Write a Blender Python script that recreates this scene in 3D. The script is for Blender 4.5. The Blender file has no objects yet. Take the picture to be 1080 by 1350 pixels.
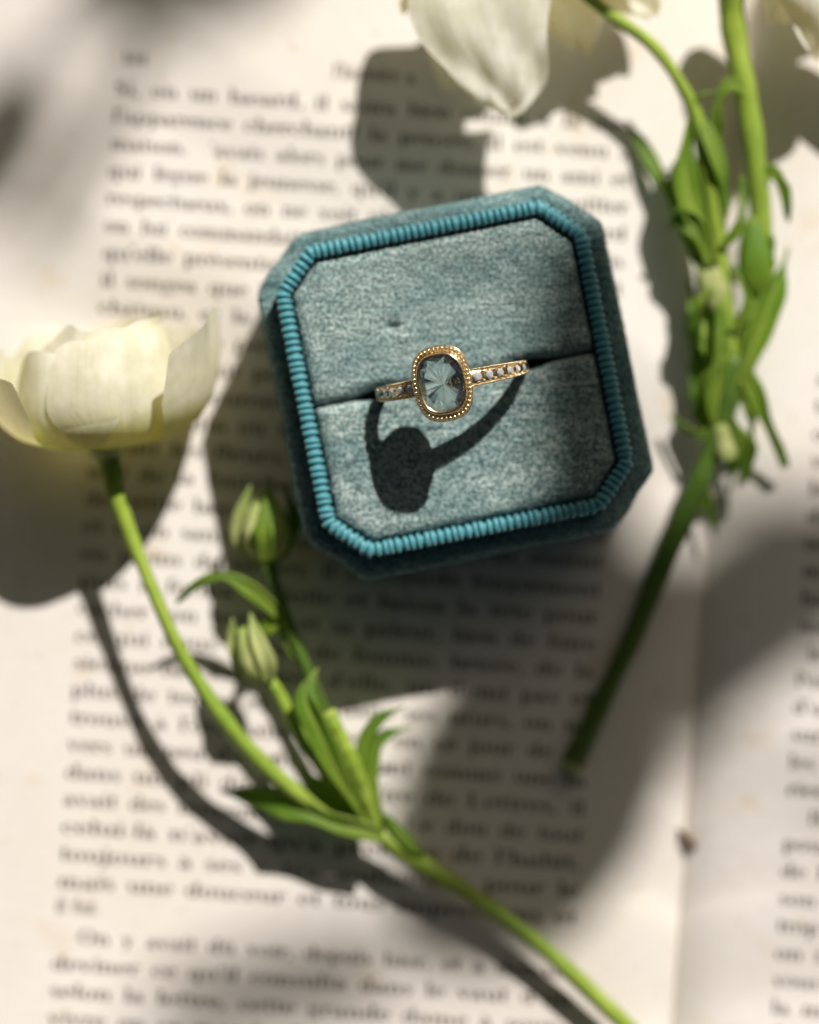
import bpy, bmesh, math, random
from mathutils import Vector, Matrix

# ---------------------------------------------------------------- camera, light, exposure
MM = 0.001
CAM_H = 413.0            # camera height above the page, mm
FOCUS_Z = 31.6           # height of the sharp plane (the ring), mm
SC = bpy.context.scene
COL = SC.collection
R = math.radians
SUN_EL = R(42.0)
SUN_AZ = Vector((0.423, 0.906))                    # ground direction towards the sun
SUN = Vector((SUN_AZ.x * math.cos(SUN_EL), SUN_AZ.y * math.cos(SUN_EL), math.sin(SUN_EL))).normalized()

cd = bpy.data.cameras.new('camera')
cam = bpy.data.objects.new('camera', cd)
COL.objects.link(cam)
cam.location = (0, 0, CAM_H * MM)
cd.sensor_fit = 'HORIZONTAL'
cd.sensor_width = 24.0
cd.lens = 24.0 * 380.0 / (1080 / 10.2)
cd.clip_start = 0.01
cd.clip_end = 50
cd.dof.use_dof = True
cd.dof.focus_distance = (CAM_H - FOCUS_Z) * MM
cd.dof.aperture_fstop = 3.9
cd.dof.aperture_blades = 0
SC.camera = cam

world = bpy.data.worlds.new('World')
SC.world = world
world.use_nodes = True
wn = world.node_tree
sky = wn.nodes.new('ShaderNodeTexSky')
sky.sky_type = 'NISHITA'
sky.sun_disc = False
sky.sun_elevation = SUN_EL
sky.sun_rotation = math.atan2(SUN_AZ.x, SUN_AZ.y)
sky.air_density = 0.6
sky.dust_density = 6.0
sky.ozone_density = 0.0
tint = wn.nodes.new('ShaderNodeMix'); tint.data_type = 'RGBA'; tint.blend_type = 'MULTIPLY'
tint.inputs[0].default_value = 1.0
tint.inputs[7].default_value = (1.0, 1.01, 0.88, 1)      # warm room-side daylight
wn.links.new(sky.outputs[0], tint.inputs[6])
wn.links.new(tint.outputs[2], wn.nodes['Background'].inputs[0])
wn.nodes['Background'].inputs[1].default_value = 0.0175

sl = bpy.data.lights.new('sun', 'SUN')
sl.energy = 5.0
sl.angle = R(0.5)
sl.color = (1.0, 0.95, 0.90)
sun = bpy.data.objects.new('sun', sl)
COL.objects.link(sun)
sun.location = SUN * 3
sun.rotation_euler = SUN.to_track_quat('Z', 'Y').to_euler()

SC.view_settings.view_transform = 'Standard'
SC.view_settings.look = 'None'
SC.view_settings.gamma = 1
SC.view_settings.exposure = 0.17
SC.view_settings.use_curve_mapping = False
SC.render.engine = 'CYCLES'
SC.cycles.use_denoising = True
SC.cycles.max_bounces = 10
SC.cycles.transmission_bounces = 10
SC.cycles.caustics_reflective = False
SC.cycles.caustics_refractive = False
SC.cycles.sample_clamp_indirect = 4.0

# ---------------------------------------------------------------- helpers
random.seed(7)
def V(*a): return Vector(a)
def at(px, py, z):
    """A point of the photograph standing z mm above the page -> its place on the table, mm."""
    k = 10.2 * 380.0 / (CAM_H - z)
    return Vector(((px - 540.0) / k, (675.0 - py) / k, z))

def origin(o):
    v = Vector((0, 0, 0))
    while o is not None:
        v = v + o.location
        o = o.parent
    return v

def thing(name, label, cat, loc, group=None):
    o = bpy.data.objects.new(name, None)
    o.empty_display_size = 0.005
    COL.objects.link(o)
    o.location = Vector(loc) * MM
    o['label'] = label
    o['category'] = cat
    if group: o['group'] = group
    return o

def obj(name, verts, faces, mat, parent=None, smooth=True, uv=None, kind=None):
    """verts in mm, world axes; linked as one mesh under its parent."""
    org = origin(parent) if parent else Vector((0, 0, 0))
    me = bpy.data.meshes.new(name)
    me.from_pydata([Vector(v) * MM - org for v in verts], [], faces)
    if uv is not None:
        l = me.uv_layers.new(name='UVMap')
        for lp in me.loops:
            l.data[lp.index].uv = uv[lp.vertex_index]
    if smooth:
        me.polygons.foreach_set('use_smooth', [True] * len(me.polygons))
    me.materials.append(mat)
    me.update()
    o = bpy.data.objects.new(name, me)
    COL.objects.link(o)
    if parent: o.parent = parent
    if kind: o['kind'] = kind
    return o

def fix_normals(o):
    bm = bmesh.new(); bm.from_mesh(o.data)
    bmesh.ops.recalc_face_normals(bm, faces=bm.faces)
    bm.to_mesh(o.data); bm.free()

def solid(o, t, offset=0.0):
    m = o.modifiers.new('thickness', 'SOLIDIFY')
    m.thickness = t * MM
    m.offset = offset
    return o

def subsurf(o, n=1):
    m = o.modifiers.new('smooth', 'SUBSURF'); m.levels = n; m.render_levels = n
    return o

def catmull(pts, n):
    P = [list(p) for p in pts]
    P = [[2 * a - b for a, b in zip(P[0], P[1])]] + P + [[2 * a - b for a, b in zip(P[-1], P[-2])]]
    out = []
    segs = len(P) - 3
    for i in range(n + 1):
        f = i / n * segs
        k = min(int(f), segs - 1); t = f - k
        p0, p1, p2, p3 = P[k:k + 4]
        out.append([0.5 * (2 * b + (c - a) * t + (2 * a - 5 * b + 4 * c - d) * t * t + (3 * b - a - 3 * c + d) * t ** 3)
                    for a, b, c, d in zip(p0, p1, p2, p3)])
    return out

def spine(pts, n, world=False):
    """pts = (px, py, z, w...) -> list of (Vector, w)"""
    q = [(tuple(p[:3]) if world else tuple(at(*p[:3]))) + tuple(p[3:]) for p in pts]
    s = catmull(q, n)
    return [(Vector(a[:3]), a[3:]) for a in s]

def hsh(i, j=0):
    return math.sin(i * 12.9898 + j * 78.233) * 43758.5453 % 1.0

def tube(name, pts, mat, parent, n=28, seg=10, ridge=0.0, world=False):
    s = spine(pts, n, world)
    verts, faces, uv = [], [], []
    up = Vector((0, 0, 1)); prev = None
    for i, (p, w) in enumerate(s):
        t = (s[min(i + 1, n)][0] - s[max(i - 1, 0)][0]).normalized()
        if prev is None:
            prev = t.orthogonal().normalized()
        a = (prev - t * prev.dot(t)).normalized(); prev = a
        b = t.cross(a)
        for k in range(seg):
            an = 2 * math.pi * k / seg
            r = max(w[0], 0.02) * (1 + ridge * math.cos(an * 4) + 0.05 * math.sin(i * 0.9 + k * 2.1) + 0.07 * math.sin(i * 0.37 + len(pts)) + 0.05 * math.sin(i * 1.7))
            verts.append(p + a * math.cos(an) * r + b * math.sin(an) * r)
            uv.append((k / seg, i / n))
    for i in range(n):
        for k in range(seg):
            k2 = (k + 1) % seg
            faces.append((i * seg + k, i * seg + k2, (i + 1) * seg + k2, (i + 1) * seg + k))
    faces.append(tuple(range(seg))[::-1])
    faces.append(tuple(range(n * seg, n * seg + seg)))
    return obj(name, verts, faces, mat, parent, uv=uv)

def blade(name, pts, m, parent, n=20, nt=8, fold=0.3, cup=0.0, ruffle=0.0, seed=0.0, up=(0, 0, 1), thick=0.22,
          world=False, zmin=0.25, freq=5.0):
    """leaf, sepal or petal: spine points (px, py, z, half width mm)"""
    s = spine(pts, n, world)
    up = Vector(up)
    tw = 0.0
    if m is LEAF and not world:
        tw = R(38) * (hsh(pts[0][0], pts[-1][1]) * 2 - 1); ruffle = ruffle or 0.26; seed = seed or pts[0][0]
    verts, faces, uv = [], [], []
    for i, (p, w) in enumerate(s):
        t = (s[min(i + 1, n)][0] - s[max(i - 1, 0)][0]).normalized()
        side = t.cross(up)
        side = side.normalized() if side.length > 1e-4 else Vector((1, 0, 0))
        nr = side.cross(t).normalized()
        f = i / n
        if m is LEAF and not world:
            side = Matrix.Rotation(tw * (0.3 + f), 3, t) @ side; nr = side.cross(t).normalized()
        ww = max(w[0] * (0.68 * (1 + .22 * math.sin(7 * f + seed) + .1 * math.sin(19 * f + seed * 2)) if m is LEAF and not world else 1), 0.03)
        for k in range(nt + 1):
            u = -1 + 2 * k / nt
            a = abs(u)
            q = p + side * ww * u + nr * (fold * ww * a - cup * ww * u * u)
            if ruffle:
                e = (0.25 + 0.75 * f) * (0.35 + 0.65 * a)
                q = q + nr * ruffle * e * (math.sin(freq * f * 2 + u * freq + seed) + 0.6 * math.sin(freq * 2.3 * f - u * freq * 1.7 + seed * 2.3))
                q = q + side * ruffle * 0.45 * a * math.sin(freq * 2.1 * f + seed * 3 + u) + t * ruffle * 0.6 * f * f * math.sin(u * freq * 1.3 + seed * 1.7)
            if q.z < zmin and zmin is not None:
                q.z = zmin + (hsh(i, k) * 0.1)
            verts.append(q); uv.append((0.5 + 0.5 * u, f))
    c = nt + 1
    for i in range(n):
        for k in range(nt):
            faces.append((i * c + k, i * c + k + 1, (i + 1) * c + k + 1, (i + 1) * c + k))
    o = obj(name, verts, faces, m, parent, uv=uv)
    if thick: solid(o, thick)
    return o

# ---------------------------------------------------------------- materials
def mat(name):
    m = bpy.data.materials.new(name); m.use_nodes = True
    nt = m.node_tree
    return m, nt, nt.nodes['Principled BSDF'], nt.nodes['Material Output']
def node(nt, t, **kw):
    n = nt.nodes.new(t)
    for k, v in kw.items():
        if k in n.inputs: n.inputs[k].default_value = v
        else: setattr(n, k, v)
    return n
def noise(nt, scale, detail=3, rough=0.6, stretch=None, coord='Object'):
    tc = nt.nodes.new('ShaderNodeTexCoord')
    nz = node(nt, 'ShaderNodeTexNoise', Scale=scale, Detail=detail, Roughness=rough)
    if stretch:
        mp = nt.nodes.new('ShaderNodeMapping'); mp.inputs['Scale'].default_value = stretch[:3]
        if len(stretch) > 3: mp.inputs['Rotation'].default_value = (0, 0, stretch[3])
        nt.links.new(tc.outputs[coord], mp.inputs[0]); nt.links.new(mp.outputs[0], nz.inputs['Vector'])
    else:
        nt.links.new(tc.outputs[coord], nz.inputs['Vector'])
    return nz
def ramp(nt, src, stops):
    r = nt.nodes.new('ShaderNodeValToRGB')
    while len(r.color_ramp.elements) < len(stops): r.color_ramp.elements.new(0.5)
    for e, (p, c) in zip(r.color_ramp.elements, stops):
        e.position = p; e.color = (*c, 1) if len(c) == 3 else c
    nt.links.new(src, r.inputs[0])
    return r
def mixc(nt, a, b, fac, mode='MIX'):
    m = nt.nodes.new('ShaderNodeMix'); m.data_type = 'RGBA'; m.blend_type = mode
    for i, s in ((0, fac), (6, a), (7, b)):
        if hasattr(s, 'links'): nt.links.new(s, m.inputs[i])
        else: m.inputs[i].default_value = s if not isinstance(s, tuple) else (*s, 1)
    return m.outputs[2]
def bump(nt, src, bs, strength, dist):
    b = node(nt, 'ShaderNodeBump', Strength=strength, Distance=dist)
    nt.links.new(src, b.inputs['Height'])
    nt.links.new(b.outputs[0], bs.inputs['Normal'])
    return b

def paper_material():
    m, nt, bs, out = mat('aged_paper')
    big = noise(nt, 35, 4)
    fine = noise(nt, 1400, 4, 0.7)
    fib = noise(nt, 500, 3, 0.7, (1, 3.5, 1))
    c = ramp(nt, big.outputs[0], [(0.3, (0.74, 0.69, 0.625)), (0.7, (0.79, 0.755, 0.715))])
    sp = ramp(nt, noise(nt, 420, 2, 0.5).outputs[0], [(0.69, (1, 1, 1)), (0.78, (0.82, 0.74, 0.62))])
    c2 = mixc(nt, c.outputs[0], sp.outputs[0], 1.0, 'MULTIPLY')
    fox = ramp(nt, noise(nt, 95, 4, 0.65).outputs[0], [(0.60, (1, 1, 1)), (0.74, (0.90, 0.80, 0.64))])
    c2 = mixc(nt, c2, fox.outputs[0], 0.8, 'MULTIPLY')
    c3 = mixc(nt, c2, ramp(nt, fib.outputs[0], [(0.3, (0.93, 0.92, 0.90)), (0.7, (1, 1, 1))]).outputs[0], 1.0, 'MULTIPLY')
    nt.links.new(c3, bs.inputs['Base Color'])
    bs.inputs['Roughness'].default_value = 0.9
    bs.inputs['Specular IOR Level'].default_value = 0.2
    bump(nt, fine.outputs[0], bs, 0.5, 0.00008)
    return m
def ink_material():
    m, nt, bs, out = mat('printing_ink')
    c = ramp(nt, noise(nt, 900, 3).outputs[0], [(0.35, (0.035, 0.024, 0.015)), (0.75, (0.11, 0.078, 0.05))])
    nt.links.new(c.outputs[0], bs.inputs['Base Color'])
    bs.inputs['Roughness'].default_value = 0.8
    return m
def velvet_material(name, dark, light, rot):
    m, nt, bs, out = mat(name)
    g = noise(nt, 2900, 3, 0.65)
    g2 = noise(nt, 900, 3, 0.6)
    sl_ = noise(nt, 260, 3, 0.6, (1, 9, 1, rot))
    c = ramp(nt, g.outputs[0], [(0.41, dark), (0.60, light)])
    c2 = mixc(nt, c.outputs[0], ramp(nt, g2.outputs[0], [(0.3, (0.72, 0.76, 0.76)), (0.62, (1, 1, 1))]).outputs[0], 1.0, 'MULTIPLY')
    c3 = mixc(nt, c2, ramp(nt, sl_.outputs[0], [(0.32, (0.66, 0.72, 0.73)), (0.5, (1, 1, 1))]).outputs[0], 0.8, 'MULTIPLY')
    patch = ramp(nt, noise(nt, 110, 3, 0.6, (1, 2.2, 1, rot)).outputs[0], [(0.38, (0.52, 0.64, 0.66)), (0.60, (1, 1, 1))])
    c3 = mixc(nt, c3, patch.outputs[0], 0.75, 'MULTIPLY')
    slub = ramp(nt, noise(nt, 70, 4, 0.7, (1, 22, 1, rot)).outputs[0], [(0.33, (0.30, 0.42, 0.47)), (0.40, (1, 1, 1))])
    c3 = mixc(nt, c3, slub.outputs[0], 0.8, 'MULTIPLY')
    nt.links.new(c3, bs.inputs['Base Color'])
    bs.inputs['Roughness'].default_value = 0.95
    bs.inputs['Specular IOR Level'].default_value = 0.1
    bs.inputs['Sheen Weight'].default_value = 0.25
    bs.inputs['Sheen Roughness'].default_value = 0.5
    bs.inputs['Sheen Tint'].default_value = (0.75, 0.95, 0.95, 1)
    add = nt.nodes.new('ShaderNodeMath'); add.operation = 'ADD'
    nt.links.new(g.outputs[0], add.inputs[0]); nt.links.new(sl_.outputs[0], add.inputs[1])
    bump(nt, add.outputs[0], bs, 0.9, 0.00022)
    return m
def ribbon_material():
    m, nt, bs, out = mat('grosgrain_ribbon')
    c = ramp(nt, noise(nt, 1500, 2).outputs[0], [(0.3, (0.03, 0.20, 0.24)), (0.7, (0.085, 0.35, 0.40))])
    nt.links.new(c.outputs[0], bs.inputs['Base Color'])
    bs.inputs['Roughness'].default_value = 0.5
    bs.inputs['Coat Weight'].default_value = 0.08
    bs.inputs['Coat Roughness'].default_value = 0.3
    bs.inputs['Sheen Weight'].default_value = 0.35
    bs.inputs['Sheen Tint'].default_value = (0.7, 0.95, 1, 1)
    return m
def gold_material():
    m, nt, bs, out = mat('yellow_gold')
    bs.inputs['Base Color'].default_value = (0.95, 0.78, 0.49, 1)
    bs.inputs['Metallic'].default_value = 1
    r = ramp(nt, noise(nt, 1500, 3).outputs[0], [(0.3, (0.14,) * 3), (0.7, (0.30,) * 3)])
    nt.links.new(r.outputs[0], bs.inputs['Roughness'])
    bump(nt, noise(nt, 2500, 2).outputs[0], bs, 0.25, 0.00004)
    return m
def gem_material(name, ior, tint):
    m, nt, bs, out = mat(name)
    bs.inputs['Base Color'].default_value = (*tint, 1)
    bs.inputs['Roughness'].default_value = 0.025
    bs.inputs['IOR'].default_value = ior
    bs.inputs['Transmission Weight'].default_value = 1.0
    n = noise(nt, 300, 1)
    bump(nt, n.outputs[0], bs, 0.05, 0.00003)
    return m
def plant_material(name, base, tip, trans, fac, rough=0.45, vein=30.0, vstr=0.4, follow=False, rib=None):
    """leaf / petal / stem: colour runs from base to tip of the piece, light shines through"""
    m, nt, bs, out = mat(name)
    tc = nt.nodes.new('ShaderNodeTexCoord')
    sp = nt.nodes.new('ShaderNodeSeparateXYZ'); nt.links.new(tc.outputs['UV'], sp.inputs[0])
    c = ramp(nt, sp.outputs[1], base)
    mott = ramp(nt, noise(nt, 380, 3).outputs[0], [(0.3, (0.78, 0.8, 0.74)), (0.7, (1, 1, 1))])
    col = mixc(nt, c.outputs[0], mott.outputs[0], 1.0, 'MULTIPLY')
    vn = noise(nt, 1.0, 3, 0.6, (vein, 1.5, 1), 'UV')
    col = mixc(nt, col, ramp(nt, vn.outputs[0], [(0.35, (0.86, 0.88, 0.80)), (0.6, (1, 1, 1))]).outputs[0], 0.8, 'MULTIPLY')
    if rib:
        d = nt.nodes.new('ShaderNodeMath'); d.operation = 'SUBTRACT'; d.inputs[1].default_value = 0.5
        nt.links.new(sp.outputs[0], d.inputs[0])
        ab = nt.nodes.new('ShaderNodeMath'); ab.operation = 'ABSOLUTE'; nt.links.new(d.outputs[0], ab.inputs[0])
        rb = ramp(nt, ab.outputs[0], [(0.03, (1, 1, 1)), (0.10, (0, 0, 0)), (0.44, (0, 0, 0)), (0.5, (0.6, 0.6, 0.6))])
        col = mixc(nt, col, rib, rb.outputs[0])
    nt.links.new(col, bs.inputs['Base Color'])
    bs.inputs['Roughness'].default_value = rough
    bs.inputs['Specular IOR Level'].default_value = 0.35
    bump(nt, vn.outputs[0], bs, vstr, 0.0003)
    if fac > 0:
        tr = nt.nodes.new('ShaderNodeBsdfTranslucent'); tr.inputs[0].default_value = (*trans, 1)
        if follow: nt.links.new(mixc(nt, col, (*trans,), 0.7), tr.inputs[0])
        ms = nt.nodes.new('ShaderNodeMixShader'); ms.inputs[0].default_value = fac
        nt.links.new(bs.outputs[0], ms.inputs[1]); nt.links.new(tr.outputs[0], ms.inputs[2])
        nt.links.new(ms.outputs[0], out.inputs['Surface'])
    return m
def plain_material(name, lo, hi, scale, rough=0.7):
    m, nt, bs, out = mat(name)
    c = ramp(nt, noise(nt, scale, 4).outputs[0], [(0.3, lo), (0.7, hi)])
    nt.links.new(c.outputs[0], bs.inputs['Base Color'])
    bs.inputs['Roughness'].default_value = rough
    return m

BOX_ROT = R(11.3)
PAPER = paper_material()
INK = ink_material()
VELVET = velvet_material('teal_velvet', (0.09, 0.175, 0.175), (0.60, 0.69, 0.65), -BOX_ROT)
VELVET_SIDE = velvet_material('teal_velvet_shell', (0.06, 0.15, 0.16), (0.44, 0.57, 0.55), -BOX_ROT)
RIBBON = ribbon_material()
GOLD = gold_material()
GEM = gem_material('rose_cut_stone', 1.76, (0.97, 0.985, 0.98))
PAVE = gem_material('pave_stone', 2.2, (1, 1, 1))
PAVE.node_tree.nodes['Principled BSDF'].inputs['Transmission Weight'].default_value = 0.5
PAVE.node_tree.nodes['Principled BSDF'].inputs['Metallic'].default_value = 0.15
PAVE.node_tree.nodes['Principled BSDF'].inputs['Specular IOR Level'].default_value = 1.0
PETAL = plant_material('white_petal', [(0.0, (0.45, 0.58, 0.12)), (0.32, (0.74, 0.79, 0.36)), (0.58, (0.93, 0.93, 0.83)), (1.0, (0.95, 0.945, 0.92))], None, (1.0, 0.86, 0.36), 0.43, 0.6, 14, 0.5, True)
PETAL_OPEN = plant_material('open_white_petal', [(0.0, (0.55, 0.64, 0.2)), (0.14, (0.84, 0.86, 0.6)), (0.3, (0.94, 0.94, 0.88)), (1.0, (0.95, 0.945, 0.92))], None, (1.0, 0.85, 0.34), 0.40, 0.6, 11, 0.7, True)
LEAF = plant_material('green_leaf', [(0.0, (0.34, 0.46, 0.06)), (0.45, (0.20, 0.34, 0.035)), (0.85, (0.15, 0.30, 0.035)), (1.0, (0.30, 0.38, 0.08))], None, (0.38, 0.58, 0.04), 0.42, 0.42, 12.0, 0.9, False, (0.40, 0.50, 0.10))
STEM = plant_material('green_stem', [(0.0, (0.24, 0.35, 0.045)), (0.18, (0.36, 0.47, 0.07)), (0.4, (0.27, 0.40, 0.05)), (0.62, (0.38, 0.50, 0.07)), (0.85, (0.30, 0.44, 0.05)), (1.0, (0.42, 0.52, 0.10))], None, (0.3, 0.4, 0.05), 0.12, 0.4, 16, 0.3)
STEM_SHADED = plant_material('shaded_green_stem', [(0.0, (0.16, 0.20, 0.04)), (0.06, (0.075, 0.14, 0.02)), (1.0, (0.11, 0.20, 0.03))], None, (0.1, 0.2, 0.02), 0.1, 0.4, 16, 0.3)  # stem green with shade put into the colour, for stems lying in shadow
BUD = plant_material('pale_bud', [(0.0, (0.45, 0.52, 0.16)), (0.5, (0.66, 0.70, 0.30)), (1.0, (0.40, 0.52, 0.14))], None, (0.55, 0.6, 0.15), 0.3, 0.5, 10)
BARK = plain_material('brown_bark', (0.05, 0.035, 0.022), (0.12, 0.085, 0.055), 300)
TABLE = plain_material('bleached_wood', (0.42, 0.37, 0.31), (0.55, 0.5, 0.44), 60)
THREAD = plain_material('binding_thread', (0.10, 0.055, 0.025), (0.2, 0.12, 0.06), 1500)
BOARD = plain_material('cover_board', (0.10, 0.07, 0.05), (0.16, 0.115, 0.08), 200)

# ---------------------------------------------------------------- the table and the open book
def slab(name, x0, x1, y0, y1, z0, z1, m, parent=None, kind=None):
    v = [(x, y, z) for z in (z0, z1) for y in (y0, y1) for x in (x0, x1)]
    f = [(0, 2, 3, 1), (4, 5, 7, 6), (0, 1, 5, 4), (1, 3, 7, 5), (3, 2, 6, 7), (2, 0, 4, 6)]
    return obj(name, v, f, m, parent, smooth=False, kind=kind)
slab('table_top', -400, 400, -400, 400, -40, -13, TABLE, kind='structure')

TH = R(4.1)
BU = Vector((math.cos(TH), -math.sin(TH), 0))       # along the printed lines
BV = Vector((math.sin(TH), math.cos(TH), 0))        # up the page
GUT = at(938, 700, 0)                               # a point of the gutter
book = thing('open_book', 'open old book with cream pages of French print under the ring box', 'book', tuple(GUT + Vector((0, 0, -12))))
def page_z(u, v):
    z = -4.2 * math.exp(-abs(u) / 3.8) + 0.22 * math.sin(u * 0.09 + v * 0.03) * min(1, abs(u) / 20) + 0.15 * math.sin(v * 0.05 + 1)
    if u < -85: z -= 0.004 * (u + 85) ** 2
    return z - 0.3
def bk(u, v, dz=0.0):
    p = GUT + BU * u + BV * v
    return Vector((p.x, p.y, page_z(u, v) + dz))
def make_page(name, sgn, W):
    us = [0.05, 0.3, 0.7, 1.2, 2, 3, 4.2, 5.6, 7.2, 9, 11, 14] + [14 + (W - 14) * i / 40 for i in range(1, 41)]
    vs = [-95 + 190 * j / 60 for j in range(61)]
    verts, faces = [], []
    nu, nv = len(us), len(vs)
    for v in vs:
        for u in us: verts.append(bk(sgn * u, v))
    for j in range(nv - 1):
        for i in range(nu - 1):
            a = j * nu + i
            q = (a, a + 1, a + nu + 1, a + nu)
            faces.append(q if sgn > 0 else q[::-1])
    base = len(verts)                                # the block of leaves under the top page
    rim = [i for i in range(nu)] + [j * nu + nu - 1 for j in range(1, nv)] + [(nv - 1) * nu + i for i in range(nu - 2, -1, -1)] + [j * nu for j in range(nv - 2, 0, -1)]
    for r in rim:
        p = verts[r]; verts.append(Vector((p.x, p.y, -10)))
    n = len(rim)
    for k in range(n):
        k2 = (k + 1) % n
        q = (rim[k], base + k, base + k2, rim[k2])
        faces.append(q if sgn > 0 else q[::-1])
    return obj(name, verts, faces, PAPER, book)
left_page = make_page('left_page', -1, 112)
right_page = make_page('right_page', 1, 112)
bv, bf = [], []
for s in (-116, 116):
    for t in (-99, 99):
        p = GUT + BU * s + BV * t
        bv += [(p.x, p.y, -13 + 0.004), (p.x, p.y, -10.01)]
obj('cover', bv, [(0, 2, 6, 4), (1, 5, 7, 3), (0, 1, 3, 2), (4, 6, 7, 5), (0, 4, 5, 1), (2, 3, 7, 6)], BOARD, book, smooth=False)
tube('binding_thread', [(892, 1092, -3.8, 0.2), (899, 1099, -3.0, 0.5), (906, 1106, -2.8, 0.6), (913, 1113, -3.0, 0.5), (919, 1119, -3.8, 0.2)], THREAD, book, n=12, seg=7)

# --- printed type: a bold old-style face cut from stems, bowls and slab serifs (x-height = 1)
ST, TN = 0.255, 0.10
def glyph_parts():
    P = {}
    def stem(x, y0, y1): return [[(x - ST / 2, y0), (x + ST / 2, y0), (x + ST / 2, y1), (x - ST / 2, y1)]]
    def ser(x, y, l=0.17, r=0.17, h=TN): return [[(x - l - ST / 2 + .05, y), (x + r + ST / 2 - .05, y), (x + r + ST / 2 - .05, y + h), (x - l - ST / 2 + .05, y + h)]]
    def arc(cx, cy, rx, ry, a0, a1, w=ST, n=None):
        n = n or max(4, int(abs(a1 - a0) / 24)); out = []
        for i in range(n):
            q = []
            for a in (a0 + (a1 - a0) * i / n, a0 + (a1 - a0) * (i + 1) / n):
                c, s = math.cos(R(a)), math.sin(R(a))
                q.append(((cx + rx * c, cy + ry * s), (cx + (rx - w) * c, cy + (ry - TN) * s)))
            out.append([q[0][0], q[1][0], q[1][1], q[0][1]])
        return out
    def diag(x0, y0, x1, y1, w): return [[(x0 - w / 2, y0), (x0 + w / 2, y0), (x1 + w / 2, y1), (x1 - w / 2, y1)]]
    def bar(x0, x1, y, h=TN): return [[(x0, y), (x1, y), (x1, y + h), (x0, y + h)]]
    def dot(cx, cy, r=0.15): return [[(cx + r * math.cos(R(45 * k)), cy + r * math.sin(R(45 * k))) for k in range(8)]]
    A = 1.55
    P['o'] = (.98, arc(.47, .5, .45, .52, 0, 360))
    P['c'] = (.86, arc(.47, .5, .45, .52, 50, 320) + dot(.72, .78, .12))
    P['e'] = (.90, arc(.46, .5, .44, .52, 0, 315) + bar(.1, .88, .48))
    P['a'] = (.92, arc(.34, .28, .32, .30, 60, 330) + arc(.36, .68, .34, .34, 0, 160, .22) + stem(.60, .1, .72) + bar(.6, .88, 0) + bar(.3, .6, .52))
    P['d'] = (1.06, arc(.44, .5, .42, .52, 30, 330) + stem(.76, 0, A) + ser(.82, 0, 0, .1) + ser(.70, A - TN, .12, 0))
    P['b'] = (0.92, arc(.56, .5, .42, .52, -150, 150) + stem(.24, 0, A) + ser(.18, A - TN, .12, 0))
    P['p'] = (1.05, arc(.58, .5, .42, .52, -150, 150) + stem(.26, -.5, 1) + ser(.26, -.5) + ser(.2, .9, .12, 0))
    P['q'] = (1.05, arc(.44, .5, .42, .52, 30, 330) + stem(.76, -.5, 1) + ser(.76, -.5))
    P['g'] = (.96, arc(.42, .62, .36, .38, 0, 360) + arc(.44, -.2, .42, .28, 0, 360, .16) + bar(.7, .95, .88, .14))
    for ch, w in (('n', 1.12), ('h', 1.12)):
        P[ch] = (w, stem(.26, 0, 1 if ch == 'n' else A) + ser(.26, 0) + ser(.2, .9 if ch == 'n' else A - TN, .12, 0) + arc(.56, .62, .42, .4, 0, 150) + stem(.85, 0, .64) + ser(.85, 0))
    P['m'] = (1.68, stem(.26, 0, 1) + ser(.26, 0) + ser(.2, .9, .12, 0) + arc(.53, .62, .4, .4, 0, 150) + stem(.81, 0, .64) + ser(.81, 0) + arc(1.08, .62, .4, .4, 0, 150) + stem(1.36, 0, .64) + ser(1.36, 0))
    P['u'] = (1.12, stem(.26, .36, 1) + ser(.2, .9, .12, 0) + arc(.56, .38, .42, .4, 180, 330) + stem(.85, 0, 1) + ser(.8, .9, .1, 0) + ser(.9, 0, 0, .12))
    P['r'] = (.80, stem(.26, 0, 1) + ser(.26, 0) + ser(.2, .9, .12, 0) + arc(.54, .64, .34, .38, 60, 150) + dot(.68, .86, .15))
    P['i'] = (.54, stem(.27, 0, 1) + ser(.27, 0) + ser(.2, .9, .12, 0) + dot(.27, 1.36))
    P['j'] = (.50, stem(.27, -.3, 1) + ser(.2, .9, .12, 0) + dot(.27, 1.36) + dot(.08, -.4))
    P['l'] = (.54, stem(.27, 0, A) + ser(.27, 0) + ser(.2, A - TN, .12, 0))
    P['t'] = (.66, stem(.30, .12, 1.32) + bar(.04, .62, .9) + arc(.44, .18, .27, .2, 180, 320, .2))
    P['f'] = (.64, stem(.28, 0, 1.25) + ser(.28, 0) + bar(.03, .62, .9) + arc(.5, 1.24, .34, .36, 60, 180) + dot(.66, 1.46, .13))
    P['s'] = (.76, arc(.38, .73, .31, .29, 20, 240, .2) + arc(.37, .29, .33, .31, 200, 420, .2) + diag(.55, .34, .2, .68, .3))
    P['v'] = (1.0, diag(.5, 0, .2, 1, .27) + diag(.5, 0, .82, 1, .1) + bar(.02, .42, .9) + bar(.64, .98, .9))
    P['x'] = (1.0, diag(.78, 0, .22, 1, .27) + diag(.2, 0, .78, 1, .1) + bar(.02, .4, 0) + bar(.58, 1, 0) + bar(.02, .4, .9) + bar(.6, .98, .9))
    P['y'] = (1.0, diag(.5, 0, .2, 1, .27) + diag(.3, -.45, .82, 1, .1) + bar(.02, .42, .9) + bar(.64, .98, .9) + dot(.26, -.4, .13))
    P['z'] = (.84, bar(.06, .78, 0) + bar(.06, .78, .9) + diag(.2, 0, .64, 1, .27))
    P[','] = (.42, dot(.2, .12) + diag(.1, -.25, .24, .1, .12)); P['.'] = (.42, dot(.2, .12)); P[';'] = (.46, P[','][1] + dot(.2, .8))
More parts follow.
